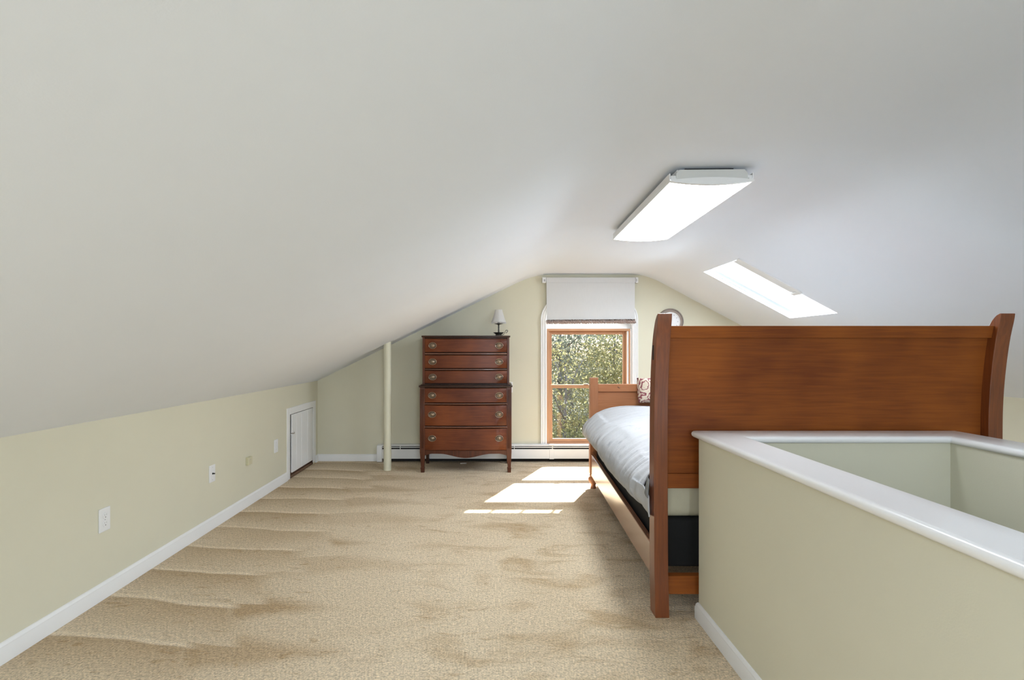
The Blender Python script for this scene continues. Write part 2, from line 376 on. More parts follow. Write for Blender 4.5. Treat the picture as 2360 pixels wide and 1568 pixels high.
# ------------------------------------------------------------------ room shell
XL, XR, YB, YF = -1.92, 3.92, 5.65, -3.6
ZL = .885; ML = .4912; MR = .536; ZC = 2.06
XLC = XL + (ZC-ZL)/ML                # where the left slope meets the flat strip
XRC = 1.70
def ceil_z(x):
    def raw(t): return min(ZL + ML*(t-XL), ZC, ZC - MR*(t-XRC))
    for c, r in ((XLC, .20), (XRC, .17)):
        if abs(x-c) < r:                 # parabola between the two tangents
            a, b_ = raw(c-r), raw(c+r); t = (x-(c-r))/(2*r)
            return (1-t)**2*a + 2*t*(1-t)*ZC + t*t*b_
    return raw(x)
SKX0, SKX1, SKY0, SKY1 = 1.93, 2.715, 4.02, 4.66
RKX0, RKX1, RKY0, RKY1 = -.90, -.10, -1.35, -.15
def make_ceiling():
    xs = set([XL, XR, SKX0, SKX1, RKX0, RKX1]); k = XL
    while k < XR: xs.add(round(k, 3)); k += .08
    for c in (XLC, XRC):
        for i in range(-8, 9): xs.add(c + i*.025)
    xs = sorted(xs); xs = [x for i, x in enumerate(xs) if i == 0 or x-xs[i-1] > .004 or x in (SKX0, SKX1, RKX0, RKX1, XR)]
    ys = [YF, -2.3, RKY0, -.7, RKY1, 1., 1.8, 2.5, 3.3, 3.7, SKY0, 4.3, SKY1, 4.8, 4.9, 5.0, 5.08, 5.16, 5.24, 5.30, 5.36, 5.42, 5.5, 5.58, YB]
    def sag(x, y):       # the plaster of the left slope bellies down a little before the gable
        ex = max(0, 1-((x+.45)/.95)**2)
        return -.022*ex*math.exp(-((y-5.22)/.16)**2)
    bm = bmesh.new(); V = [[bm.verts.new((x, y, ceil_z(x)+sag(x, y))) for y in ys] for x in xs]
    for i in range(len(xs)-1):
        for j in range(len(ys)-1):
            if any(xs[i] >= a-1e-6 and xs[i+1] <= b_+1e-6 and ys[j] >= c-1e-6 and ys[j+1] <= d_+1e-6 for a, b_, c, d_ in ((SKX0, SKX1, SKY0, SKY1), (RKX0, RKX1, RKY0, RKY1))): continue
            bm.faces.new([V[i][j], V[i][j+1], V[i+1][j+1], V[i+1][j]])
    mb = MB(); mb.bm.free(); mb.bm = bm
    bmesh.ops.remove_doubles(bm, verts=bm.verts, dist=1e-5)
    return struct(mb.build('ceiling', 'ceiling', smooth=PI, origin=(1, 1.6, ZC)), 'white plaster attic ceiling sloping down to both sides')
make_ceiling()

WXL, WXR = .945, 2.125      # outer faces of the stair enclosure
IXL, IXR, IYB = 1.07, 1.985, 2.215   # inner faces of the stairwell
WYB = 2.335                          # far face of the enclosure
SY0 = -1.25                          # near end of the stairwell opening
# floor with the stair opening left free
mb = MB()
for (x0, x1, y0, y1) in ((XL, IXL, YF, YB), (IXL, IXR, IYB, YB), (IXR, XR, YF, YB), (IXL, IXR, YF, SY0)):
    mb.faces([(x0, y0, 0), (x1, y0, 0), (x1, y1, 0), (x0, y1, 0)], [(0, 1, 2, 3)])
bmesh.ops.remove_doubles(mb.bm, verts=mb.bm.verts, dist=1e-5)
struct(mb.build('floor', 'carpet', origin=(0, 0, 0)), 'beige cut pile carpet with vacuum strokes')

# left knee wall with the hatch opening
DY0, DY1, DZ1 = 4.862, 5.50, .612     # hatch opening
mb = MB()
def quad_x(x, y0, y1, z0, z1): mb.faces([(x, y0, z0), (x, y1, z0), (x, y1, z1), (x, y0, z1)], [(0, 1, 2, 3)])
quad_x(XL, YF, DY0, 0, ZL+.02); quad_x(XL, DY0, DY1, DZ1, ZL+.02); quad_x(XL, DY1, YB, 0, ZL+.02)
struct(mb.build('wall_left', 'wall', origin=(XL, 1, 0)), 'low sage green knee wall under the left slope')
# right knee wall
mb = MB(); zr = ceil_z(XR); quad_x(XR, YF, YB, 0, zr+.02)
struct(mb.build('wall_right', 'wall', origin=(XR, 1, 0)))

# gable wall with the arched window opening
WX0, WX1, WZ0 = .608, 1.545, .181; ASPR, ARISE = 1.56, .29
WXC = (WX0+WX1)/2; WHW = (WX1-WX0)/2
def arch(off=0, n=24, a0=0, a1=PI):
    return [(WXC - (WHW+off)*math.cos(a0+(a1-a0)*i/n), ASPR + (ARISE+off)*math.sin(a0+(a1-a0)*i/n)) for i in range(n+1)]
def gable(name, y, hole, m):
    mb = MB(); A = arch()
    cols = sorted(set([XL, XR] + [XL + i*(WX0-XL)/16 for i in range(17)] + [WX1 + i*(XR-WX1)/14 for i in range(15)] + [p[0] for p in A]))
    for i in range(len(cols)-1):
        x0, x1 = cols[i], cols[i+1]
        if x1-x0 < 1e-6: continue
        t0, t1 = ceil_z(x0)+.015, ceil_z(x1)+.015
        if hole and x0 >= WX0-1e-6 and x1 <= WX1+1e-6:
            mb.faces([(x0, y, 0), (x1, y, 0), (x1, y, WZ0), (x0, y, WZ0)], [(0, 1, 2, 3)])
            h = lambda x: ASPR + ARISE*math.sqrt(max(0, 1-((x-WXC)/WHW)**2))
            mb.faces([(x0, y, h(x0)), (x1, y, h(x1)), (x1, y, t1), (x0, y, t0)], [(0, 1, 2, 3)])
        else: mb.faces([(x0, y, 0), (x1, y, 0), (x1, y, t1), (x0, y, t0)], [(0, 1, 2, 3)])
    bmesh.ops.remove_doubles(mb.bm, verts=mb.bm.verts, dist=1e-5)
    return struct(mb.build(name, m, origin=(1, y, 0)))
gable('wall_back', YB, True, 'wall_back')['label'] = 'sage green gable wall around the arched window'
gable('wall_front', YF, True, 'wall')  # unseen gable; its window opening is added for the rear fill lamp

# stair enclosure: three knee walls, cap, baseboard, stairs
CAPZ = .857; WT = CAPZ-.032
struct(MB().box(WXL, IXL, SY0, WYB, 0, WT).build('wall_stair_left', 'wall'), 'sage green half wall beside the stairwell, nearest the open floor')
struct(MB().box(IXL, IXR, IYB, WYB, 0, WT).build('wall_stair_back', 'wall'), 'sage green half wall between stairwell and bed')
struct(MB().box(IXR, WXR, SY0+1.0, WYB, 0, WT).build('wall_stair_right', 'wall'), 'sage green half wall on the far side of the stairwell')
struct(MB().box(IXL, IXR, SY0, SY0+.12, 0, WT).build('wall_stair_light_block', 'wall'))  # unseen end wall added to keep rear fill light out of the well
mb = MB()      # lining of the well below the floor
ZS = -2.6
for (p, q) in (((IXL, SY0), (IXL, IYB)), ((IXL, IYB), (IXR, IYB)), ((IXR, IYB), (IXR, SY0)), ((IXR, SY0), (IXL, SY0))):
    mb.faces([(*p, ZS), (*q, ZS), (*q, 0), (*p, 0)], [(0, 1, 2, 3)])
mb.faces([(IXL, SY0, ZS), (IXR, SY0, ZS), (IXR, IYB, ZS), (IXL, IYB, ZS)], [(0, 1, 2, 3)])
struct(mb.build('wall_stairwell', 'wall', origin=(1.5, 0, ZS)))
st = shell('stairs', (1.52, SY0, ZS), 'carpeted stairs going down inside the half walls')
for i in range(12):
    y = SY0 + i*.25; z = -.19*(i+1)
    MB().box(IXL+.002, IXR-.002, y, y+.27, z-.2, z, .012).build('step', 'stair_carpet', st)
# bull-nosed cap
hw, th, r = .086, .032, .015
prof = []
for a in range(7): t = -PI/2 + PI*a/6; prof.append((hw-r+r*math.cos(t), CAPZ-th/2+ (th/2)*math.sin(t)))
for a in range(7): t = PI/2 + PI*a/6; prof.append((-hw+r+r*math.cos(t), CAPZ-th/2+(th/2)*math.sin(t)))
struct(MB().sweep(prof, [(1.009, SY0-.05), (1.009, 2.281), (2.055, 2.281), (2.055, SY0+1.0)]).build('trim_1', 'white_gloss', smooth=.7), 'white bull nosed cap running round the half walls')
BB = [(0, 0), (.014, 0), (.014, .052), (.011, .058), (.011, .064), (.005, .074), (0, .076)]     # baseboard profile: thickness, height
struct(MB().sweep(BB, [(WXL, SY0), (WXL, WYB), (WXR, WYB)]).build('baseboard_stair', 'white_trim', smooth=.5), 'white baseboard at the foot of the half wall')
struct(MB().sweep([(-a, b*1.08) for a, b in BB], [(XL, YF), (XL, DY0-.066)]).build('baseboard_left', 'white_trim', smooth=.5), 'white baseboard along the left knee wall')
struct(MB().sweep([(-a, b) for a, b in BB], [(XL, DY1+.07), (XL, YB), (-1.262, YB)]).build('baseboard_back', 'white_trim', smooth=.5), 'short white baseboard in the back corner')

# ------------------------------------------------------------------ hatch door in the knee wall
d = shell('door_1', (XL, (DY0+DY1)/2, 0), 'small white plank hatch door in the left knee wall')
fx = XL+.008
MB().box(XL-.005, fx, DY0-.066, DY0, 0, DZ1+.064, .003).build('door_frame', 'white_trim', d)
MB().box(XL-.005, fx, DY1, DY1+.07, .02, DZ1+.064, .003).build('door_frame', 'white_trim', d)
MB().box(XL-.005, fx+.001, DY0-.001, DY1+.001, DZ1, DZ1+.064, .003).build('door_frame', 'white_trim', d)
ed = [4.915, 5.026, 5.160, 5.328, 5.487]
for i in range(4):
    MB().box(XL-.012, XL+.005, ed[i]+.0010, ed[i+1]-.0010, .045, DZ1-.006, .006).build('plank', 'white_trim', d)
mb = MB(); x0, x1, y0, y1, z0, z1 = XL-.35, XL-.0005, DY0-.03, DY1+.03, -.003, DZ1+.03
mb.faces([(x0, y0, z0), (x1, y0, z0), (x1, y1, z0), (x0, y1, z0), (x0, y0, z1), (x1, y0, z1), (x1, y1, z1), (x0, y1, z1)], [(0, 1, 2, 3), (4, 5, 6, 7), (0, 1, 5, 4), (2, 3, 7, 6), (3, 0, 4, 7)])
mb.build('cavity', 'raw_wood', d)
MB().box(XL-.19, XL-.024, DY0-.012, DY0-.002, 0, DZ1).build('jamb', 'raw_wood', d)
MB().box(XL-.04, XL-.006, DY0, DY1, 0.0, .022, .003).build('threshold', 'raw_wood', d)
MB().box(XL-.060, XL-.028, DY0, DY1, .0, .10).build('bottom_rail', 'raw_wood', d)
MB().box(XL-.028, XL-.004, DY0, DY0+.010, .03, DZ1).build('jamb_stop', 'raw_wood', d)
hk = MB().tube([(XL+.002, 4.900, .425), (XL+.012, 4.912, .428), (XL+.012, 4.94, .418), (XL+.010, 4.96, .420), (XL+.003, 4.975, .432)], .0028).build('hook_latch', 'brass', d, smooth=PI)
MB().lathe([(.006, 0), (.006, .004), (.003, .012)], (XL+.018, 4.850, .425), 10, 'x').build('hook_eye', 'white_plastic', d)
MB().box(XL-.004, XL+.004, 5.484, 5.50, .50, .555, .001).build('hinge', 'white_trim', d)
MB().box(XL-.004, XL+.004, 5.484, 5.50, .10, .155, .001).build('hinge', 'white_trim', d)

# ------------------------------------------------------------------ arched window
wd = shell('window_1', (WXC, YB, WZ0), 'white cased arched window with a wooden double hung sash')
cas = [(0, YB-.001), (0, YB-.016), (.016, YB-.022), (.020, YB-.014), (.030, YB-.014), (.034, YB-.020), (.044, YB-.020), (.048, YB-.014), (.056, YB-.022), (.066, YB-.022), (.068, YB-.001)]
path = [(WX0, WZ0)] + arch() + [(WX1, WZ0)]
MB().sweep(cas, path, axes='xz').build('casing', 'white_trim', wd, smooth=.5)
DP = .13          # reveal depth
mb = MB(); pth = [(WX0, WZ0)] + arch() + [(WX1, WZ0)]
for i in range(len(pth)):
    a, b_ = pth[i], pth[(i+1) % len(pth)]
    mb.faces([(a[0], YB, a[1]), (b_[0], YB, b_[1]), (b_[0], YB+DP, b_[1]), (a[0], YB+DP, a[1])], [(0, 1, 2, 3)])
mb.build('reveal', 'white_trim', wd)
MZ0, MZ1 = 1.46, 1.545
MB().box(WX0, WX1, YB+.046, YB+DP, MZ0, MZ1, .003).build('transom_bar', 'white_trim', wd)
# wooden frame
fw = .028
FRX1 = 1.530
MB().box(FRX1, WX1, YB-.004, YB+DP, WZ0, MZ0, .002).build('jamb_filler', 'white_trim', wd)
MB().box(WX0, WX0+fw, YB-.006, YB+DP, WZ0, MZ0, .003).build('frame_jamb', 'window_wood', wd)
MB().box(FRX1-fw*.55, FRX1, YB-.006, YB+DP, WZ0, MZ0, .003).build('frame_jamb', 'window_wood', wd)
MB().box(WX0, FRX1, YB-.008, YB+DP, MZ0-.026, MZ0, .003).build('frame_head', 'window_wood_x', wd)
MB().box(WX0, FRX1, YB-.008, YB+DP, WZ0, WZ0+.024, .003).build('frame_sill', 'window_wood_x', wd)
MB().box(FRX1-.034, FRX1-fw*.55, YB+.004, YB+.018, WZ0+.024, MZ0-.026, .002).build('jamb_liner', 'white_trim', wd)
def sash(name, x0, x1, z0, z1, y, st, top, bot):
    s = MB().box(x0, x0+st, y, y+.035, z0, z1, .003).build(name, 'window_wood', wd)
    MB().box(x1-st, x1, y, y+.035, z0, z1, .003).build('sash_stile', 'window_wood', s)
    MB().box(x0+st, x1-st, y+.001, y+.034, z1-top, z1, .003).build('sash_rail', 'window_wood_x', s)
    MB().box(x0+st, x1-st, y+.001, y+.034, z0, z0+bot, .003).build('sash_rail', 'window_wood_x', s)
    MB().box(x0+st, x1-st, y+.016, y+.020, z0+bot, z1-top).build('pane', 'glass', s)
    return s
sash('upper_sash', WX0+.026, FRX1-.030, .800, MZ0-.024, YB+.055, .036, .038, .034)
lo = sash('lower_sash', WX0+.022, FRX1-.030, WZ0+.022, .840, YB+.018, .044, .038, .040)
MB().box(1.02, 1.07, YB+.012, YB+.030, .838, .850, .002).build('sash_lock', 'brass', lo)
# fanlight over the transom
fl = MB().sweep([(0, YB+.05), (0, YB+.09), (-.03, YB+.09), (-.03, YB+.05)], [(WX0, MZ1)] + arch() + [(WX1, MZ1)], axes='xz').build('fanlight_frame', 'white_trim', wd)
for k in (-.5, 0, .5):
    x = WXC + k*WHW
    MB().box(x-.006, x+.006, YB+.055, YB+.085, MZ1, ASPR+ARISE*math.sqrt(1-k*k)).build('muntin', 'white_trim', fl)
mb = MB(); pth = [(WX0+.01, MZ1)] + [(WXC+(p[0]-WXC)*.975, ASPR+(p[1]-ASPR)*.965) for p in arch() if p[1] > MZ1] + [(WX1-.01, MZ1)]
mb.prism(pth, 'y', YB+.068, YB+.072).build('pane', 'glass', fl)

# ------------------------------------------------------------------ skylight in the right slope
sk = shell('window_2', ((SKX0+SKX1)/2, (SKY0+SKY1)/2, ceil_z(2.3)), 'skylight with a closed white blind in the right slope')
nx, nz = MR/math.hypot(MR, 1), 1/math.hypot(MR, 1)
def up(x, t): return (x + nx*t, ceil_z(x) + nz*t)
T = .14
mb = MB()
def SP(x, y, t): a = up(x, t); return (a[0], y, a[1])
c = [(SKX0, SKY0), (SKX1, SKY0), (SKX1, SKY1), (SKX0, SKY1)]
for i in range(4):
    a, b_ = c[i], c[(i+1) % 4]
    mb.faces([SP(*a, 0), SP(*b_, 0), SP(*b_, T), SP(*a, T)], [(0, 1, 2, 3)])
mb.build('shaft', 'ceiling', sk)
mb = MB(); mb.grid(lambda u, v: SP(SKX0+.001+(SKX1-SKX0-.002)*u, SKY0+.001+(SKY1-SKY0-.002)*v, .030), 8, 2); mb.build('blind', 'skylight_cloth', sk)
def slopebox(x0, x1, y0, y1, t0, t1):
    return MB().box(x0, x1, y0, y1, t0, t1, .002, fn=lambda p: SP(p.x, p.y, p.z))
slopebox(SKX0-.006, 2.405, SKY0-.046, SKY0-.002, -.010, .0).build('blind_rail', 'white_trim', sk)
slopebox(SKX0+.004, 2.395, SKY0-.002, SKY0+.072, -.004, .014).build('blind_cassette', 'heater_metal', sk)
slopebox(2.396, 2.425, SKY0-.030, SKY0+.080, -.012, .014).build('rail_bracket', 'white_plastic', sk)
mb = MB(); mb.grid(lambda u, v: SP(SKX0+(SKX1-SKX0)*u, SKY0+(SKY1-SKY0)*v, T), 1, 1); mb.build('pane', 'glass', sk)

sk3 = shell('added_skylight', (-.5, -.75, ceil_z(-.5)))  # unseen skylight, added to go with the fill lamp in the left slope
def LP(x, y, t): k = math.hypot(ML, 1); return (x-ML/k*t, y, ceil_z(x)+t/k)
mb = MB(); c = [(RKX0, RKY0), (RKX1, RKY0), (RKX1, RKY1), (RKX0, RKY1)]
for i in range(4):
    a, b_ = c[i], c[(i+1) % 4]
    mb.faces([LP(*a, 0), LP(*b_, 0), LP(*b_, T), LP(*a, T)], [(0, 1, 2, 3)])
mb.build('shaft', 'ceiling', sk3)
mb = MB(); mb.grid(lambda u, v: LP(RKX0+(RKX1-RKX0)*u, RKY0+(RKY1-RKY0)*v, T), 1, 1); mb.build('blind', 'skylight_cloth', sk3)
# ------------------------------------------------------------------ baseboard heater
hx0, hx1 = -1.252, XR-.02; hy = YB-.075
h = thing('baseboard_heater', (1, hy, 0), 'long white hydronic baseboard heater under the window', 'heater')
MB().prism([(YB-.001, .005), (hy, .005), (hy, .165), (hy+.006, .178), (hy+.02, .186), (YB-.001, .186)], 'x', hx0, hx0+.058, .003).build('end_cap', 'heater_metal', h, smooth=.5)
MB().box(hx0+.058, hx1, YB-.006, YB-.001, .0, .184).build('shade_back_panel', 'dark_gap', h)  # near black colour stands in for the shade inside and below the heater
MB().prism([(YB-.002, .192), (YB-.055, .192), (YB-.066, .186), (YB-.066, .176), (YB-.060, .176), (YB-.060, .184), (YB-.002, .186)], 'x', hx0+.058, hx1).build('hood', 'heater_metal', h)
MB().box(hx0+.058, hx1, YB-.068, YB-.058, .158, .168, .002).build('damper', 'heater_metal', h)
for a, b_ in ((hx0+.058, .63), (.68, hx1)):
    MB().box(a, b_, hy, hy+.006, .040, .144, .002).build('front_panel', 'heater_metal', h)
MB().box(.63, .68, hy-.003, hy+.006, .036, .146, .002).build('splice_plate', 'heater_metal', h)
MB().box(.63, .68, hy+.002, YB-.02, .178, .194, .002).build('splice_cap', 'heater_metal', h)
MB().box(hx0+.06, hx1, YB-.054, YB-.008, .050, .172).build('shade_fin_block', 'dark_gap', h)  # tall dark block, shade behind the slots put into its colour
k = -1.0
while k < 2.2:
    MB().box(k, k+.006, hy+.004, YB-.01, .05, .176).build('bracket', 'heater_metal', h); k += .415

# ------------------------------------------------------------------ steel column
mb = MB(); cx, cy = -1.062, 5.222
t = bmesh.new(); seg = 32; A = []; B = []
for i in range(seg):
    a = 2*PI*i/seg; x = cx+.039*math.cos(a); y = cy+.039*math.sin(a)
    A.append(t.verts.new((x, y, 0))); B.append(t.verts.new((x, y, ceil_z(x)+.0)))
for i in range(seg): t.faces.new([A[i], A[(i+1) % seg], B[(i+1) % seg], B[i]])
t.faces.new(A[::-1]); t.faces.new(B); mb._merge(t)
tag(mb.build('support_column', 'ivory_paint', smooth=.7), 'slim round cream painted support column left of the dresser', 'column')

# ------------------------------------------------------------------ wall plates
def plate_x(y, z, name, label, cat, grp=None, wid=.072, hei=.116):
    t = thing(name, (XL, y, z-hei/2), label, cat, grp)
    MB().box(XL-.001, XL+.0065, y-wid/2, y+wid/2, z-hei/2, z+hei/2, .003).build('cover_plate', 'white_plastic', t)
    return t
t = plate_x(2.535, .388, 'power_outlet', 'white duplex power outlet low on the left wall, nearest the camera', 'outlet')
for dz in (-.0195, .0195):
    f = MB().lathe([(.0165, 0), (.0165, .0022), (.015, .003)], (XL+.0062, 2.535, .388+dz), 20, 'x').build('receptacle', 'white_plastic', t)
    for dy in (-.006, .006):
        MB().box(XL+.009, XL+.0096, 2.535+dy-.001, 2.535+dy+.001, .388+dz+.001, .388+dz+.0085).build('slot', 'grey_print', f)
    MB().lathe([(.0024, 0), (.0024, .0006)], (XL+.009, 2.535, .388+dz-.007), 8, 'x').build('ground_hole', 'dark_gap', f)
MB().lathe([(.003, 0), (.002, .0015)], (XL+.0062, 2.535, .388), 8, 'x').build('screw', 'grey_print', t)
t = plate_x(3.512, .379, 'cable_outlet', 'white cable wall plate with a dark threaded stud', 'outlet')
MB().lathe([(.0065, 0), (.0065, .003), (.0045, .003), (.0045, .016), (.002, .017)], (XL+.006, 3.512, .379), 12, 'x').build('coaxial_stud', 'black_metal', t, smooth=.6)
for dz in (-.042, .042): MB().lathe([(.003, 0), (.002, .0012)], (XL+.0062, 3.512, .379+dz), 8, 'x').build('screw', 'grey_print', t)
t = thing('phone_jack', (XL, 4.03, .325), 'small cream surface mounted phone jack box on the left wall', 'phone jack')
MB().box(XL-.001, XL+.024, 3.998, 4.062, .325, .386, .004).build('housing', 'cream_plastic', t)
MB().lathe([(.0035, 0), (.003, .001)], (XL+.0235, 4.03, .362), 8, 'x').build('screw', 'grey_print', t)
t = plate_x(4.553, .372, 'blank_plate', 'plain white blank wall plate beside the hatch door', 'wall plate', wid=.074)
for dz in (-.03, .03): MB().lathe([(.003, 0), (.002, .0012)], (XL+.0062, 4.553, .372+dz), 8, 'x').build('screw', 'grey_print', t)
t = thing('power_outlet', (.196, YB, .755), 'white outlet on the gable wall half hidden behind the dresser', 'outlet')
MB().box(.160, .232, YB-.0065, YB+.001, .755, .871, .003).build('cover_plate', 'white_plastic', t)
for dz in (-.0195, .0195):
    MB().lathe([(.0165, 0), (.0165, .003)], (.196, YB-.0092, .813+dz), 18, 'y').build('receptacle', 'white_plastic', t)

# ------------------------------------------------------------------ ceiling light
LC = Vector((1.012, 2.925, ZC)); LR = math.radians(-1.5)
lt = thing('ceiling_light', LC, 'long white fluorescent wraparound ceiling light, lit, above the half wall', 'ceiling light')
LH, LW = .61, .186
rot = Matrix.Rotation(LR, 3, 'Z')
def LF(p): q = rot @ Vector((p.x, p.y, 0)); return (LC.x+q.x, LC.y+q.y, LC.z+p.z)
MB().box(-.155, .155, -LH+.006, LH-.006, -.040, -.013, .004, fn=LF).build('housing', 'white_plastic', lt)
MB().box(-LW+.003, LW-.003, -LH+.003, LH-.003, -.061, -.040, .002, fn=LF).build('light_block_tray', 'white_plastic', lt)  # hidden tray added to block light leaking up from the lens
MB().box(-.11, .11, -LH+.03, LH-.03, -.014, .0, fn=LF).build('gap_shade_strip', 'black_metal', lt)  # black strip standing in for the shaded gap under the ceiling
# lens: bowed bottom with short upturned sides, a real shell
def lens_prof(off=0):
    P = [(-LW+off, -.062)]
    for i in range(13):
        u = -1 + i/6; P.append((u*(LW-off), -.068 - (.015-off)*(1-u*u) + 0))
    P.append((LW-off, -.062)); return P
o_, i_ = lens_prof(0), lens_prof(.004)
t = bmesh.new()
poly = [Vector((x, 0, z)) for x, z in o_] + [Vector((x, 0, z)) for x, z in i_[::-1]]
A = [t.verts.new((p.x, -LH+.004, p.z)) for p in poly]; B = [t.verts.new((p.x, LH-.004, p.z)) for p in poly]; n_ = len(poly)
for i in range(n_): t.faces.new([A[i], A[(i+1) % n_], B[(i+1) % n_], B[i]])
t.faces.new(A); t.faces.new(B[::-1]); bmesh.ops.recalc_face_normals(t, faces=t.faces)
mb = MB(); mb._merge(t, LF); ln = mb.build('lens', 'lit_lens', lt)
for s in (-1, 1):      # opaque side skirts of the lens
    MB().box(*sorted((s*(LW-.002), s*(LW+.003))), -LH+.004, LH-.004, -.0695, -.030, .001, fn=LF).build('lens_skirt', 'white_plastic', ln)
for s in (-1, 1):
    y0, y1 = (-LH-.002, -LH+.004) if s < 0 else (LH-.004, LH+.002)
    t = bmesh.new(); pr = [(-LW+.026, -.066), (-LW+.026, -.034), (-LW+.040, -.016), (LW-.040, -.016), (LW-.026, -.034), (LW-.026, -.066)] + [(u*(LW-.026), -.066-.010*(1-u*u)) for u in (.66, .33, 0, -.33, -.66)]
    A = [t.verts.new((x, y0, z)) for x, z in pr]; B = [t.verts.new((x, y1, z)) for x, z in pr]; m_ = len(pr)
    t.faces.new(A); t.faces.new(B[::-1])
    for i in range(m_): t.faces.new([A[i], A[(i+1) % m_], B[(i+1) % m_], B[i]])
    bmesh.ops.recalc_face_normals(t, faces=t.faces)
    mb = MB(); mb._merge(t, LF); e = mb.build('end_plate', 'fixture_grey', lt)
    # rim of the lens end, outside the plate
    t = bmesh.new(); oo = [(x*1.004, z-.002 if z < -.05 else z) for x, z in lens_prof(0)]; ii = [(x, z+.007 if z < -.05 else z) for x, z in lens_prof(.024)]
    pr = oo + ii[::-1]; ya, yb = (y0-.006, y0+.012) if s < 0 else (y1-.012, y1+.006)
    A = [t.verts.new((x, ya, z)) for x, z in pr]; B = [t.verts.new((x, yb, z)) for x, z in pr]; m_ = len(pr); k_ = len(oo)
    for i in range(m_): t.faces.new([A[i], A[(i+1) % m_], B[(i+1) % m_], B[i]])
    for i in range(k_-1):
        t.faces.new([A[i], A[i+1], A[m_-2-i], A[m_-1-i]]); t.faces.new([B[i], B[i+1], B[m_-2-i], B[m_-1-i]])
    bmesh.ops.recalc_face_normals(t, faces=t.faces)
    mb = MB(); mb._merge(t, LF); mb.build('end_rim', 'white_plastic', e)

# ------------------------------------------------------------------ dresser
DX = -.2588; DFY = 5.11; UFY = 5.150; DBY = 5.565
dr = thing('chest_of_drawers', (DX, 5.33, 0), 'tall dark mahogany chest on chest with oval brass pulls', 'dresser')
BOW = .022
def bowed(x0, x1, yf, z0, z1, depth, bow=BOW, bevel=.004, hw=.415, nx_=14):
    """slab with a bowed front"""
    t = bmesh.new(); V = []
    for k, z in enumerate((z0, z0+bevel, z1-bevel, z1)):
        row = []
        for i in range(nx_+1):
            x = x0 + (x1-x0)*i/nx_; u = (x-DX)/hw
            y = yf - bow*max(0, 1-u*u) + (bevel if k in (0, 3) or i in (0, nx_) else 0)
            row.append(t.verts.new((x, y, z)))
        V.append(row)
    Bk = [[t.verts.new((x, yf+depth, z)) for x in (x0, x1)] for z in (z0, z1)]
    for k in range(3):
        for i in range(nx_): t.faces.new([V[k][i], V[k][i+1], V[k+1][i+1], V[k+1][i]])
    t.faces.new(V[0][::-1] + [Bk[0][0], Bk[0][1]]); t.faces.new(V[3] + [Bk[1][1], Bk[1][0]])
    t.faces.new([Bk[0][0], V[0][0], V[1][0], V[2][0], V[3][0], Bk[1][0]]); t.faces.new([V[0][-1], Bk[0][1], Bk[1][1], V[3][-1], V[2][-1], V[1][-1]])
    t.faces.new([Bk[0][1], Bk[0][0], Bk[1][0], Bk[1][1]])
    bmesh.ops.recalc_face_normals(t, faces=t.faces)
    mb = MB(); mb._merge(t); return mb
# cases
ux0, ux1 = DX-.437, DX+.437; lx0, lx1 = DX-.458, DX+.458
for x in (ux0, ux1-.022): MB().box(x, x+.022, UFY, DBY, .879, 1.354, .003).build('side_panel', 'mahogany_post', dr)
MB().box(ux0+.02, ux1-.02, UFY+.03, DBY, .879, 1.354).build('upper_case', 'mahogany_dark', dr)
bowed(DX-.446, DX+.446, UFY-.008, 1.354, 1.370, DBY-UFY+.012, BOW, .004, .446).build('top', 'mahogany_dark', dr, smooth=.6)
bowed(DX-.467, DX+.467, DFY-.010, .855, .870, DBY-DFY+.014, BOW, .004, .467).build('waist_ledge', 'mahogany_dark', dr, smooth=.6)
bowed(DX-.450, DX+.450, DFY+.012, .870, .880, DBY-DFY-.02, BOW, .003, .45).build('waist_moulding', 'mahogany_dark', dr, smooth=.6)
bowed(DX-.42, DX+.42, UFY+.006, 1.339, 1.354, .06, BOW).build('top_rail', 'mahogany_dark', dr, smooth=.6)
MB().box(lx0+.01, lx1-.01, DFY+.03, DBY, .215, .855).build('lower_case', 'mahogany_dark', dr)
# legs: fluted square stiles running into tapered spade feet
def leg(x0, x1, y0, y1, taper_in):
    t = bmesh.new(); lv = [(0, .40), (.044, .26), (.049, .26), (.053, .46), (.205, .0), (.853, 0)]
    rings = []
    for z, k in lv:
        sx = (x1-x0)*k*.5; sy = (y1-y0)*k*.5
        rings.append([t.verts.new(p) for p in ((x0+sx, y0+sy*.6, z), (x1-sx*.6, y0+sy*.6, z), (x1-sx*.6, y1-sy, z), (x0+sx, y1-sy, z))])
    for i in range(len(rings)-1):
        for k in range(4): t.faces.new([rings[i][k], rings[i][(k+1) % 4], rings[i+1][(k+1) % 4], rings[i+1][k]])
    t.faces.new(rings[0]); t.faces.new(rings[-1]); bmesh.ops.recalc_face_normals(t, faces=t.faces)
    mb = MB(); mb._merge(t); return mb
for x in (lx0, lx1-.050):
    g = leg(x, x+.050, DFY, DFY+.05, 0).build('leg', 'mahogany_post', dr)
    for k in range(3): MB().tube([(x+.014+k*.011, DFY+.0005, .245), (x+.014+k*.011, DFY+.0005, .83)], .0032, 6).build('reed', 'mahogany_post', g, smooth=PI)
for x in (lx0, lx1-.046): leg(x, x+.046, DBY-.05, DBY, 0).build('leg', 'mahogany_dark', dr)
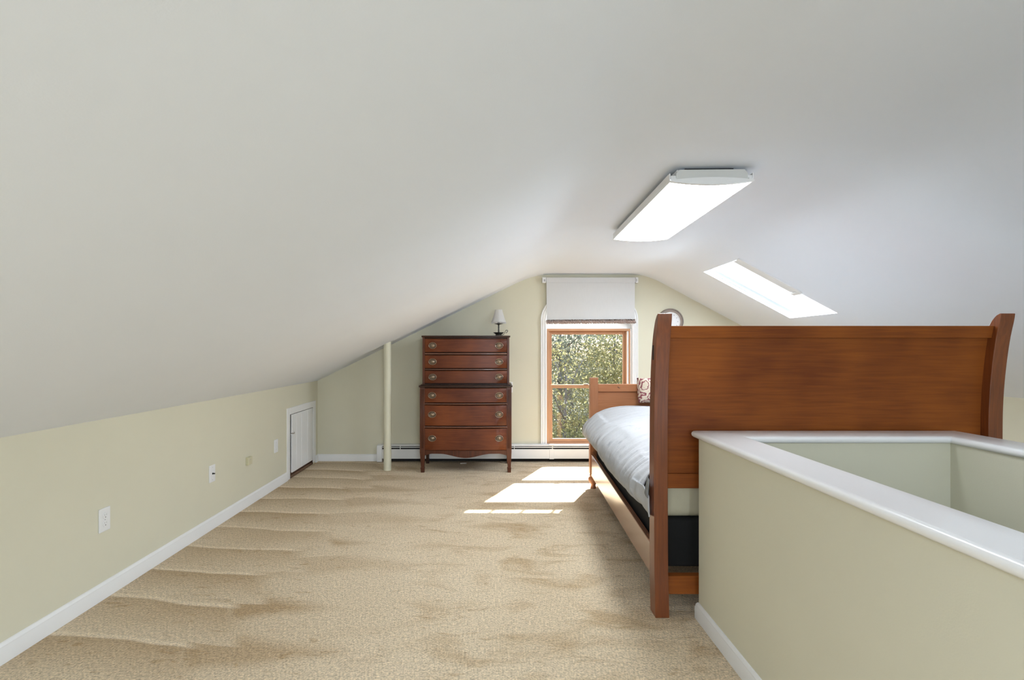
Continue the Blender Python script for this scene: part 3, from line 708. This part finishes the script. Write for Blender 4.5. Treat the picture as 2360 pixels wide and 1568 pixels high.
# apron with a scalloped lower edge
t = bmesh.new(); pts = []
AX0, AX1 = lx0+.046, lx1-.046
def apron_z(u):            # u -1..1
    a = abs(u)
    if a < .62: return .150 + .040*(1-math.cos(PI*a/.62))/2
    if a < .80: return .190
    return .190 - .022*((a-.80)/.20)**1.6
N = 40; F = [[], []]; R = [[], []]
for i in range(N+1):
    u = -1+2*i/N; x = (AX0+AX1)/2 + u*(AX1-AX0)/2; y = DFY+.006-BOW*(1-u*u)
    for k, z in enumerate((apron_z(u), .2225)):
        F[k].append(t.verts.new((x, y, z))); R[k].append(t.verts.new((x, y+.02, z)))
for i in range(N):
    t.faces.new([F[0][i], F[0][i+1], F[1][i+1], F[1][i]]); t.faces.new([R[0][i+1], R[0][i], R[1][i], R[1][i+1]])
    t.faces.new([F[0][i+1], F[0][i], R[0][i], R[0][i+1]]); t.faces.new([F[1][i], F[1][i+1], R[1][i+1], R[1][i]])
bmesh.ops.recalc_face_normals(t, faces=t.faces); mb = MB(); mb._merge(t)
mb.build('apron', 'mahogany_post', dr, smooth=.6)
# drawers and pulls
def pull_mesh():
    mb = MB()
    def ell(rx, rz, ry, y, tr):
        mb.tube([(rx*math.cos(a), y, rz*math.sin(a)) for a in [2*PI*i/24 for i in range(25)]], tr, 6)
    mb.lathe([(.001, -.009), (.012, -.008), (.017, -.003), (.031, -.003), (.034, -.0045), (.036, 0)], (0, 0, 0), 24, 'y')
    for v in mb.bm.verts: v.co.x *= 1.11; v.co.z *= .86
    ell(.0385, .0300, 0, -.004, .0026); ell(.0255, .0185, 0, -.007, .0022)
    for f_ in mb.bm.faces: f_.material_index = 1 if (f_.calc_center_median().y > -.0045 and Vector((f_.calc_center_median().x/1.11, f_.calc_center_median().z/.86)).length < .033) else 0
    mb.lathe([(.002, -.016), (.008, -.013), (.009, -.006), (.007, 0)], (0, 0, 0), 12, 'y')
    return mb
pull = None
DRW = [('u', 1.201, 1.339), ('u', 1.040, 1.175), ('u', .888, 1.019), ('l', .699, .845), ('l', .468, .676), ('l', .2235, .444)]
BEAD = [(1.175, 1.201, 'u'), (1.019, 1.040, 'u'), (.676, .699, 'l'), (.444, .468, 'l')]
for k, z0, z1 in DRW:
    yf = UFY if k == 'u' else DFY
    dw = bowed(DX-.4145, DX+.4145, yf+.001, z0+.002, z1-.002, .05).build('drawer', 'mahogany', dr, smooth=.6)
    zc = (z0+z1)/2 + (.010 if z1-z0 > .2 else .0)
    for s in (-1, 1):
        x = DX+s*.334; y = yf+.001-BOW*(1-(.334/.415)**2)
        a = -s*math.atan(2*BOW*.334/.415**2)
        if pull is None:
            ob = pull_mesh().build('drawer_pull', 'brass', dw, smooth=.8, origin=(0, 0, 0)); pull = ob.data; pull.materials.append(MATS['brass_dark'])
        else:
            ob = bpy.data.objects.new('drawer_pull', pull); COL.objects.link(ob); ob.parent = dw
        ob.location = Vector((x, y, zc)) - WLOC[dw.name]; ob.rotation_euler = (0, 0, -a)
for z0, z1, k in BEAD:
    yf = UFY if k == 'u' else DFY
    bowed(DX-.4145, DX+.4145, yf+.012, z0, z1, .03).build('drawer_divider', 'mahogany_dark', dr, smooth=.6)
    bowed(DX-.4145, DX+.4145, yf-.006, z0+.007, z1-.008, .03, bevel=.0045).build('bead', 'bead_wood_lit', dr, smooth=.6)
bowed(DX-.4145, DX+.4145, DFY+.004, .845, .855, .03).build('drawer_divider', 'mahogany_dark', dr, smooth=.6)

tag(MB().box(-.338, -.272, 5.50, 5.53, 0, .012, .002).build('pale_block', 'pale_block'), 'small pale flat block lying on the carpet under the dresser', 'block')

# ------------------------------------------------------------------ lamp on the dresser
lx, ly, lz = .0735, 5.33, 1.370
lm = thing('table_lamp', (lx, ly, lz), 'small bronze chamberstick lamp with a white bell shade on the dresser', 'lamp')
MB().lathe([(.033, 0), (.034, .006), (.029, .014), (.036, .022), (.056, .036), (.0575, .038), (.052, .037), (.03, .026), (.012, .024)], (lx, ly, lz), 28).build('dish', 'bronze', lm, smooth=.9)
MB().lathe([(.013, .024), (.015, .032), (.009, .042), (.0085, .060), (.0075, .075), (.0085, .09), (.0075, .105), (.009, .117), (.014, .121), (.043, .128), (.044, .130), (.012, .128), (.011, .150), (.009, .155)], (lx, ly, lz), 20).build('stem', 'bronze', lm, smooth=.9)
sh = [(.0335, .010), (.058, .023), (.070, .052), (.083, .062), (.096, .053), (.083, .037), (.079, .028)]
hp = []
for i in range(len(sh)-1):
    for j in range(4):
        t = j/4; p0 = sh[max(0, i-1)]; p1 = sh[i]; p2 = sh[i+1]; p3 = sh[min(len(sh)-1, i+2)]
        f = lambda q: .5*((2*p1[q]) + (-p0[q]+p2[q])*t + (2*p0[q]-5*p1[q]+4*p2[q]-p3[q])*t*t + (-p0[q]+3*p1[q]-3*p2[q]+p3[q])*t**3)
        hp.append((lx+f(0), ly, lz+f(1)))
MB().tube(hp, .0032, 8).build('handle', 'bronze', lm, smooth=PI)
def shade():
    mb = MB(); prof = [(.077, .142), (.074, .153), (.066, .172), (.058, .198), (.049, .228), (.041, .258), (.0385, .274)]
    def f(u, v):
        i = min(int(v*6), 5); q = v*6-i; r = prof[i][0]*(1-q)+prof[i+1][0]*q; z = prof[i][1]*(1-q)+prof[i+1][1]*q
        a = 2*PI*u; r *= 1 - .035*abs(math.sin(4*a))
        return (lx+r*math.cos(a), ly+r*math.sin(a), lz+z)
    mb.grid(f, 64, 18); bmesh.ops.remove_doubles(mb.bm, verts=mb.bm.verts, dist=1e-5); return mb
s = shade().build('lamp_shade', 'lamp_cloth', lm, smooth=PI)
mb = MB()
for i in range(64):
    a = 2*PI*i/64; r = .0775*(1-.035*abs(math.sin(4*a))); mb.box(lx+r*math.cos(a)-.0014, lx+r*math.cos(a)+.0014, ly+r*math.sin(a)-.0014, ly+r*math.sin(a)+.0014, lz+.130, lz+.146)
mb.build('shade_fringe', 'lamp_cloth', s)
MB().lathe([(.004, .15), (.012, .16), (.016, .19), (.012, .215), (.002, .222)], (lx, ly, lz), 16).build('bulb', 'white_plastic', lm, smooth=.9)

# ------------------------------------------------------------------ roller shade over the window
RY = 5.600
rs = thing('roller_shade', (1.09, RY, 1.5), 'white roller shade with brown fringed hem half covering the window', 'blind')
rx0, rx1 = .600, 1.568; RZ1 = 2.008; RZ0 = 1.527
mb = MB()
def clothf(u, v): 
    return (rx0 + .004*(1-v) + (rx1-rx0-.008*(1-v))*u, RY - .004*math.sin(PI*u)*(1-v) - .0015*math.sin(6*PI*u), RZ0 + .008*(u-.5)*(1-v) + (RZ1-.02-RZ0)*v)
mb.grid(clothf, 24, 12)
r_ = bmesh.ops.solidify(mb.bm, geom=list(mb.bm.faces), thickness=.0012)
mb.build('cloth', 'roller_cloth', rs, smooth=.8)
MB().lathe([(.017, rx0-.004), (.017, rx1+.004)], (0, RY+.016, RZ1-.012), 20, 'x').build('roller_tube', 'roller_cloth', rs, smooth=.8)
MB().box(rx0-.002, rx1+.002, RY-.006, RY-.003, RZ1-.045, RZ1+.010, .001).build('valance', 'roller_cloth', rs)
MB().box(rx0-.046, rx0-.006, RY-.008, YB, RZ1-.048, RZ1+.012, .003).build('bracket', 'white_plastic', rs)
MB().box(rx1+.006, rx1+.034, RY-.008, YB, RZ1-.048, RZ1+.012, .003).build('bracket', 'white_plastic', rs)
MB().box(rx1+.012, rx1+.020, RY-.0095, RY-.008, RZ1-.035, RZ1-.005).build('bracket_slot', 'grey_print', rs)
MB().box(rx0-.030, rx0-.014, RY-.0095, RY-.008, RZ1-.035, RZ1-.010).build('bracket_slot', 'grey_print', rs)
# looped fringe: many short curls, joined
mb = MB(); rnd = random.Random(4)
n_ = 260
for i in range(n_):
    u = (i+rnd.random()*.8)/n_; x = rx0-.004+(rx1-rx0+.008)*u; zt = RZ0+.030+.008*(u-.5)+rnd.uniform(-.003, .003)
    x2 = x+rnd.uniform(-.006, .006); y0 = RY-.007+rnd.uniform(-.003, .003)
    mb.tube([(x, y0+.002, zt), (x2-.004, y0-.008, zt-.014), (x2+.003, y0-.007, zt-.030), (x2+.007, y0-.002, zt-.042), (x2+.006, y0+.003, zt-.026)], .0034, 4)
f = mb.build('fringe', 'fringe', rs, smooth=PI); f['kind'] = 'stuff'
MB().box(rx0+.004, rx1-.006, RY-.003, RY+.004, RZ0-.006, RZ0+.004, .002, fn=lambda p: (p.x, p.y, p.z+.008*((p.x-rx0)/(rx1-rx0)-.5))).build('hem_bar', 'roller_cloth', rs)

# ------------------------------------------------------------------ clock on the gable wall
cx, cz = 1.968, 1.537
ck = thing('wall_clock', (cx, YB, cz-.144), 'round brown rimmed wall clock showing behind the headboard post', 'clock')
MB().lathe([(.144, 0), (.144, -.022), (.138, -.030), (.130, -.030), (.127, -.024), (.127, 0)], (cx, YB, cz), 56, 'y').build('outer_rim', 'clock_rim', ck, smooth=.6)
MB().lathe([(.127, 0), (.127, -.024), (.116, -.028), (.108, -.020), (.107, 0)], (cx, YB, cz), 56, 'y').build('inner_rim', 'clock_rim_inner', ck, smooth=.6)
MB().lathe([(.107, 0), (.107, -.019), (.101, -.021), (.098, -.016), (.098, 0)], (cx, YB, cz), 56, 'y').build('bezel', 'white_gloss', ck, smooth=.6)
fc = MB().lathe([(.098, 0), (.098, -.012)], (cx, YB, cz), 56, 'y').build('face', 'clock_face', ck)
for i in range(12):
    a = 2*PI*i/12; x, z = cx+.082*math.cos(a), cz+.082*math.sin(a)
    MB().lathe([(.006, 0), (.006, -.0005)], (x, YB-.0121, z), 10, 'y').build('hour_mark', 'grey_print', fc)
for L, a in ((.05, 2.7), (.072, 3.5)):
    MB().tube([(cx, YB-.014, cz), (cx+L*math.cos(a), YB-.014, cz+L*math.sin(a))], .002, 6).build('hand', 'black_metal', ck)

# ------------------------------------------------------------------ bed
def interp(T, z):
    for i in range(len(T)-1):
        if T[i][0] <= z <= T[i+1][0]:
            t = (z-T[i][0])/(T[i+1][0]-T[i][0]); return T[i][1]*(1-t)+T[i+1][1]*t
    return T[-1][1]
def smooth_interp(T, z):
    n = len(T)
    for i in range(n-1):
        if T[i][0] <= z <= T[i+1][0]:
            t = (z-T[i][0])/(T[i+1][0]-T[i][0]); p0, p1, p2, p3 = T[max(0, i-1)][1], T[i][1], T[i+1][1], T[min(n-1, i+2)][1]
            return .5*(2*p1+(p2-p0)*t+(2*p0-5*p1+4*p2-p3)*t*t+(3*p1-p0-3*p2+p3)*t**3)
    return T[-1][1]
FRONT = [(0, 2.343), (.10, 2.350), (.22, 2.358), (.5, 2.362), (.75, 2.363), (.93, 2.362), (1.05, 2.356), (1.17, 2.344), (1.28, 2.328), (1.393, 2.306)]
BACKP = [(0, 2.420), (.10, 2.428), (.22, 2.434), (.5, 2.434), (.75, 2.434), (.95, 2.430), (1.10, 2.419), (1.20, 2.405), (1.28, 2.387), (1.335, 2.366), (1.37, 2.345), (1.388, 2.325), (1.393, 2.312)]
bed = thing('sleigh_bed', (1.6, 3.5, 0), 'reddish brown wooden sleigh bed with a tall headboard towards the stairs', 'bed')
zs = [i*.03 for i in range(46)] + [1.365, 1.378, 1.386, 1.393]
zs = sorted(set(round(z, 4) for z in zs))
for (x0, x1) in ((.750, .814), (2.294, 2.360)):
    poly = [(smooth_interp(FRONT, z), z) for z in zs] + [(smooth_interp(BACKP, z), z) for z in reversed(zs)]
    p = MB().prism(poly, 'x', x0, x1, .0025).build('headboard_post', 'post_wood', bed, smooth=.3)
    if x0 < 1: MB().box(.7496, .752, 2.368, 2.386, 1.182, 1.250).build('bolt_slot', 'dark_gap', p)
def curved_slab(name, x0, x1, z0, z1, off, th, m, parent, n=14):
    mb = MB(); P = []
    Z = [z0+(z1-z0)*i/n for i in range(n+1)]
    poly = [(smooth_interp(FRONT, z)+off, z) for z in Z] + [(smooth_interp(FRONT, z)+off+th, z) for z in reversed(Z)]
    return mb.prism(poly, 'x', x0, x1, .002).build(name, m, parent, smooth=.3)
curved_slab('headboard_panel', .812, 2.296, .640, 1.285, .040, .018, 'headboard_wood', bed)
curved_slab('headboard_top_rail', .8145, 2.2935, 1.283, 1.338, .020, .046, 'headboard_wood', bed, 6)
curved_slab('headboard_bottom_rail', .812, 2.296, .582, .650, .026, .045, 'headboard_wood', bed, 4)
curved_slab('headboard_stretcher', .812, 2.296, .092, .174, .030, .040, 'headboard_wood', bed, 4)
SKEW = .058
def rail_x(y): return .755 + SKEW*(y-2.43)
for s in (0, 1):
    w_ = 0 if s == 0 else 1.574
    def fn(p, w_=w_): return (rail_x(p.y)+w_+p.x, p.y, p.z - .045*(p.y-2.43)/2.07*(1-(p.z-.165)/.145)**1)
    MB().box(0, .030, 2.432, 4.505, .165, .310, .003, fn=fn).build('side_rail', 'rail_wood_lit', bed)
# footboard
fx0 = .868; fx1 = fx0+1.61
def foot_post(x0, x1):
    prof = [(4.508, .13), (4.510, .5), (4.506, .75), (4.500, .982), (4.562, .982), (4.570, .75), (4.574, .5), (4.572, .13)]
    MB().prism(prof, 'x', x0, x1, .003).build('footboard_post', 'foot_post_wood_lit', bed)
    c = ((x0+x1)/2, 4.541, 0)
    MB().lathe([(.022, 0), (.026, .006), (.021, .02), (.020, .034), (.028, .044), (.041, .060), (.046, .078), (.041, .095), (.029, .104), (.034, .112), (.034, .120), (.026, .132)], c, 24).build('bun_foot', 'foot_post_wood_lit', bed, smooth=.9)
foot_post(fx0, fx0+.069); foot_post(fx1-.069, fx1)
MB().box(fx0+.068, fx1-.068, 4.522, 4.540, .30, .87).build('footboard_panel', 'foot_wood_lit', bed)
MB().box(fx0+.068, fx1-.068, 4.506, 4.552, .858, .925, .005).build('footboard_top_rail', 'foot_wood_lit', bed)
MB().box(fx0+.068, fx1-.068, 4.508, 4.552, .17, .31, .004).build('footboard_bottom_rail', 'foot_wood_lit', bed)
MB().tube([(1.110, 4.504, .905), (1.114, 4.504, .897), (1.122, 4.504, .892), (1.128, 4.504, .893)], .0022, 5).build('scratch', 'dark_gap', bed)
for i in range(5):
    y = 2.62+i*.42; MB().box(rail_x(y)+.03, rail_x(y)+1.574, y, y+.09, .166, .185).build('slat', 'foot_wood_lit', bed)
def skewbox(y): return rail_x(y)-.755
bs = MB().box(.800, 2.300, 2.452, 4.490, .186, .418, .018, 3, fn=lambda p: (p.x+skewbox(p.y), p.y, p.z)); bs = bs.build('box_spring', 'box_spring', smooth=.8)
tag(bs, 'black fabric box spring low inside the bed frame', 'box spring')
mt = MB().box(.795, 2.305, 2.455, 4.485, .419, .665, .05, 5, fn=lambda p: (p.x+skewbox(p.y), p.y, p.z)); mt = mt.build('mattress', 'mattress', smooth=.8)
tag(mt, 'cream mattress visible under the headboard', 'mattress')

# comforter
rnd = random.Random(11)
FOLD = [(rnd.uniform(20, 120), rnd.uniform(0, 6.28), rnd.uniform(.3, 1), rnd.uniform(-4, 4)) for _ in range(11)]
SIDE = [(0, .016, .432), (.12, -.022, .462), (.26, -.062, .520), (.40, -.055, .582), (.52, -.010, .640), (.64, .070, .692), (.78, .20, .728), (.90, .40, .748), (1, .80, .762)]
def cf(u, v):
    # v: 0 left hem .. 1 right hem ; u: near .. far
    left = v <= .5; t = v*2 if left else (1-v)*2
    dx = smooth_interp([(a, b_) for a, b_, c_ in SIDE], t); z = smooth_interp([(a, c_) for a, b_, c_ in SIDE], t)
    near = 2.392 if t < .30 else 2.392 + .075*min(1, (t-.30)/.12)
    y = near + (4.485-near)*u
    side = max(0, 1-t/.62)
    f = 0
    for k, ph, a, sl in FOLD: f += a*math.sin(k*(y + .05*sl*t) + ph)
    f = math.tanh(f/2.6) * min(1, .25 + max(0, y-2.42)/.35)
    dx += -f*.030*side**.6 - .024*side*u*(1-.3*u)
    z += .010*f*max(0, 1-abs(t-.6)/.4) + .006*math.sin(5*y+7*t) + (1-min(1, t/.2))*(.022*math.sin(3.1*y+1)+.008*f)
    if t > .6: z += .012*math.sin(4.2*y+3*dx)*math.sin(6*dx+1)
    e = max(0, 1-(y-2.39)/.16)              # near corner pinches in to the post
    if t < .62: dx = dx*(1-e) + (-.020)*e if left else dx*(1-e) - .02*e
    z -= .03*max(0, 1-u/.05)*(t > .4) 
    if u > .96: z -= .05*(u-.96)/.04*(t)
    z = max(z, .672) if t > .70 else z
    base = rail_x(y)
    return (base+dx, y, z) if left else (base+1.604-dx, y, z)
mb = MB(); mb.grid(cf, 260, 110)
bmesh.ops.solidify(mb.bm, geom=list(mb.bm.faces), thickness=-.006)
cm = mb.build('comforter', 'comforter', smooth=PI, recalc=True)
cm.modifiers.new('sub', 'SUBSURF').levels = 0
cm.modifiers.clear()
tag(cm, 'white and pale grey comforter draped over the bed', 'comforter')
# turned-up grey lining at the near corner
mb = MB()
def lf(u, v):
    p = (.731 - .004*math.sin(PI*u) + .008*v, 2.392+.045*u*(1-.6*v), .535+.085*v + .02*u)
    return p
mb.grid(lf, 8, 8); bmesh.ops.solidify(mb.bm, geom=list(mb.bm.faces), thickness=.004)
mb.build('lining', 'lining', cm, smooth=PI)

# pillow leaning on the footboard
mb = MB()
def pf(u, v, s):
    a, b_ = 2*u-1, 2*v-1
    k = (1-a**4)*(1-b_**4); pinch = 1-.06*(a*a*b_*b_)
    return (1.47+.225*a*(1-.05*(1-b_*b_))*pinch, s*(.075*k**.6), .215*(v)*1.0)
for s in (-1, 1): mb.grid(lambda u, v: pf(u, v, s), 18, 18)
bmesh.ops.remove_doubles(mb.bm, verts=mb.bm.verts, dist=.0004)
R_ = Matrix.Rotation(-.25, 3, 'X')
for v in mb.bm.verts:
    q = R_ @ Vector((0, v.co.y, v.co.z)); v.co = Vector((v.co.x, 4.385+q.y, .775+q.z))
tag(mb.build('throw_pillow', 'paisley', smooth=PI, recalc=True), 'cream throw pillow with maroon paisley leaning on the footboard', 'pillow')

# ------------------------------------------------------------------ outside: ground and trees
GZ = -5.0
mb = MB(); mb.faces([(-60, 6.2, GZ), (70, 6.2, GZ), (70, 120, GZ-4), (-60, 120, GZ-4)], [(0, 1, 2, 3)])
struct(mb.build('ground', 'lawn', origin=(0, 20, GZ)), 'autumn lawn below the window')
def tree(x, y, top, rad, m, label, seed, n, leaf=.07, low=-3.5):
    rn = random.Random(seed); t = thing('tree', (x, y, GZ), label, 'tree', 'trees outside the window')
    h = top-GZ; mb = MB()
    mb.tube([(x, y, GZ), (x+.1, y, GZ+h*.3), (x-.05, y+.1, GZ+h*.6), (x, y, GZ+h*.93)], [.11, .09, .05, .012], 8)
    for i in range(12):
        z = low + (top-low)*rn.random()*.85; a = rn.uniform(0, 2*PI); L = rad*rn.uniform(.5, .95)
        p0 = Vector((x, y, z)); p2 = p0+Vector((math.cos(a)*L, math.sin(a)*L, rn.uniform(.3, 1.0)))
        mb.tube([p0, (p0+p2)/2+Vector((0, 0, .12)), p2], [.022, .014, .005], 5)
    mb.build('trunk', 'bark', t, smooth=PI)
    V, F = [], []
    cl = [(Vector((rn.gauss(0, .5)*rad, rn.gauss(0, .5)*rad, low+(top-low)*rn.random())), rn.uniform(.25, .55)*rad) for _ in range(60)]
    for i in range(n):
        c, r = cl[rn.randrange(len(cl))]
        p = Vector((x, y, 0)) + c + Vector((rn.gauss(0, .5)*r, rn.gauss(0, .5)*r, rn.gauss(0, .5)*r))
        s = leaf*rn.uniform(.5, 1.05)
        u = Vector((rn.gauss(0, 1), rn.gauss(0, 1), rn.gauss(0, 1))).normalized(); w_ = u.cross(Vector((rn.gauss(0, 1), rn.gauss(0, 1), rn.gauss(0, 1)))).normalized()
        b0 = len(V); V += [p-u*s, p+w_*s*.45, p+u*s, p-w_*s*.55]; F.append((b0, b0+1, b0+2, b0+3))
    me = bpy.data.meshes.new('foliage'); o0 = WLOC[t.name]
    me.from_pydata([v-o0 for v in V], [], F); me.materials.append(MATS[m])
    o = bpy.data.objects.new('foliage', me); COL.objects.link(o); o.parent = t; WLOC[o.name] = o0; o['kind'] = 'stuff'
TREES = [(1.55, 10.6, 1.2, 1.0, 'leaf_yellow', 'yellow leaved tree at the lower left of the window view', 9000, .045, -3.2),
         (3.05, 12.6, 2.6, 1.25, 'leaf_yellow', 'yellow green tree seen beside the bed post through the window', 12000, .05, -3.4),
         (2.0, 14.6, 4.0, 1.6, 'leaf_pale', 'pale leaved tree filling the left of the upper pane', 16000, .055, -2.5),
         (4.3, 16.5, 4.6, 1.8, 'leaf_pale', 'pale leaved tree at the right edge of the upper pane', 14000, .06, -3),
         (3.0, 19.5, 5.5, 2.2, 'leaf_green', 'dark green tree standing behind the pale trees', 13000, .075, -4),
         (0.2, 17.0, 4.5, 2.0, 'leaf_green', 'dark green tree hidden left of the window', 6000, .08, -4),
         (6.6, 21.0, 6.0, 2.4, 'leaf_green', 'dark green tree far right behind the pale tree', 7000, .09, -4),
         (5.2, 27.0, 7.5, 3.0, 'leaf_pale', 'far pale tree beyond the dark trees', 12000, .10, -5),
         (2.6, 30.0, 7.0, 3.2, 'leaf_green', 'farthest dark tree at the back of the garden', 12000, .11, -5)]
for i, (x, y, top, rad, m, lab, n, lf_, low) in enumerate(TREES): tree(x, y, top, rad, m, lab, 100+i, n, lf_, low)
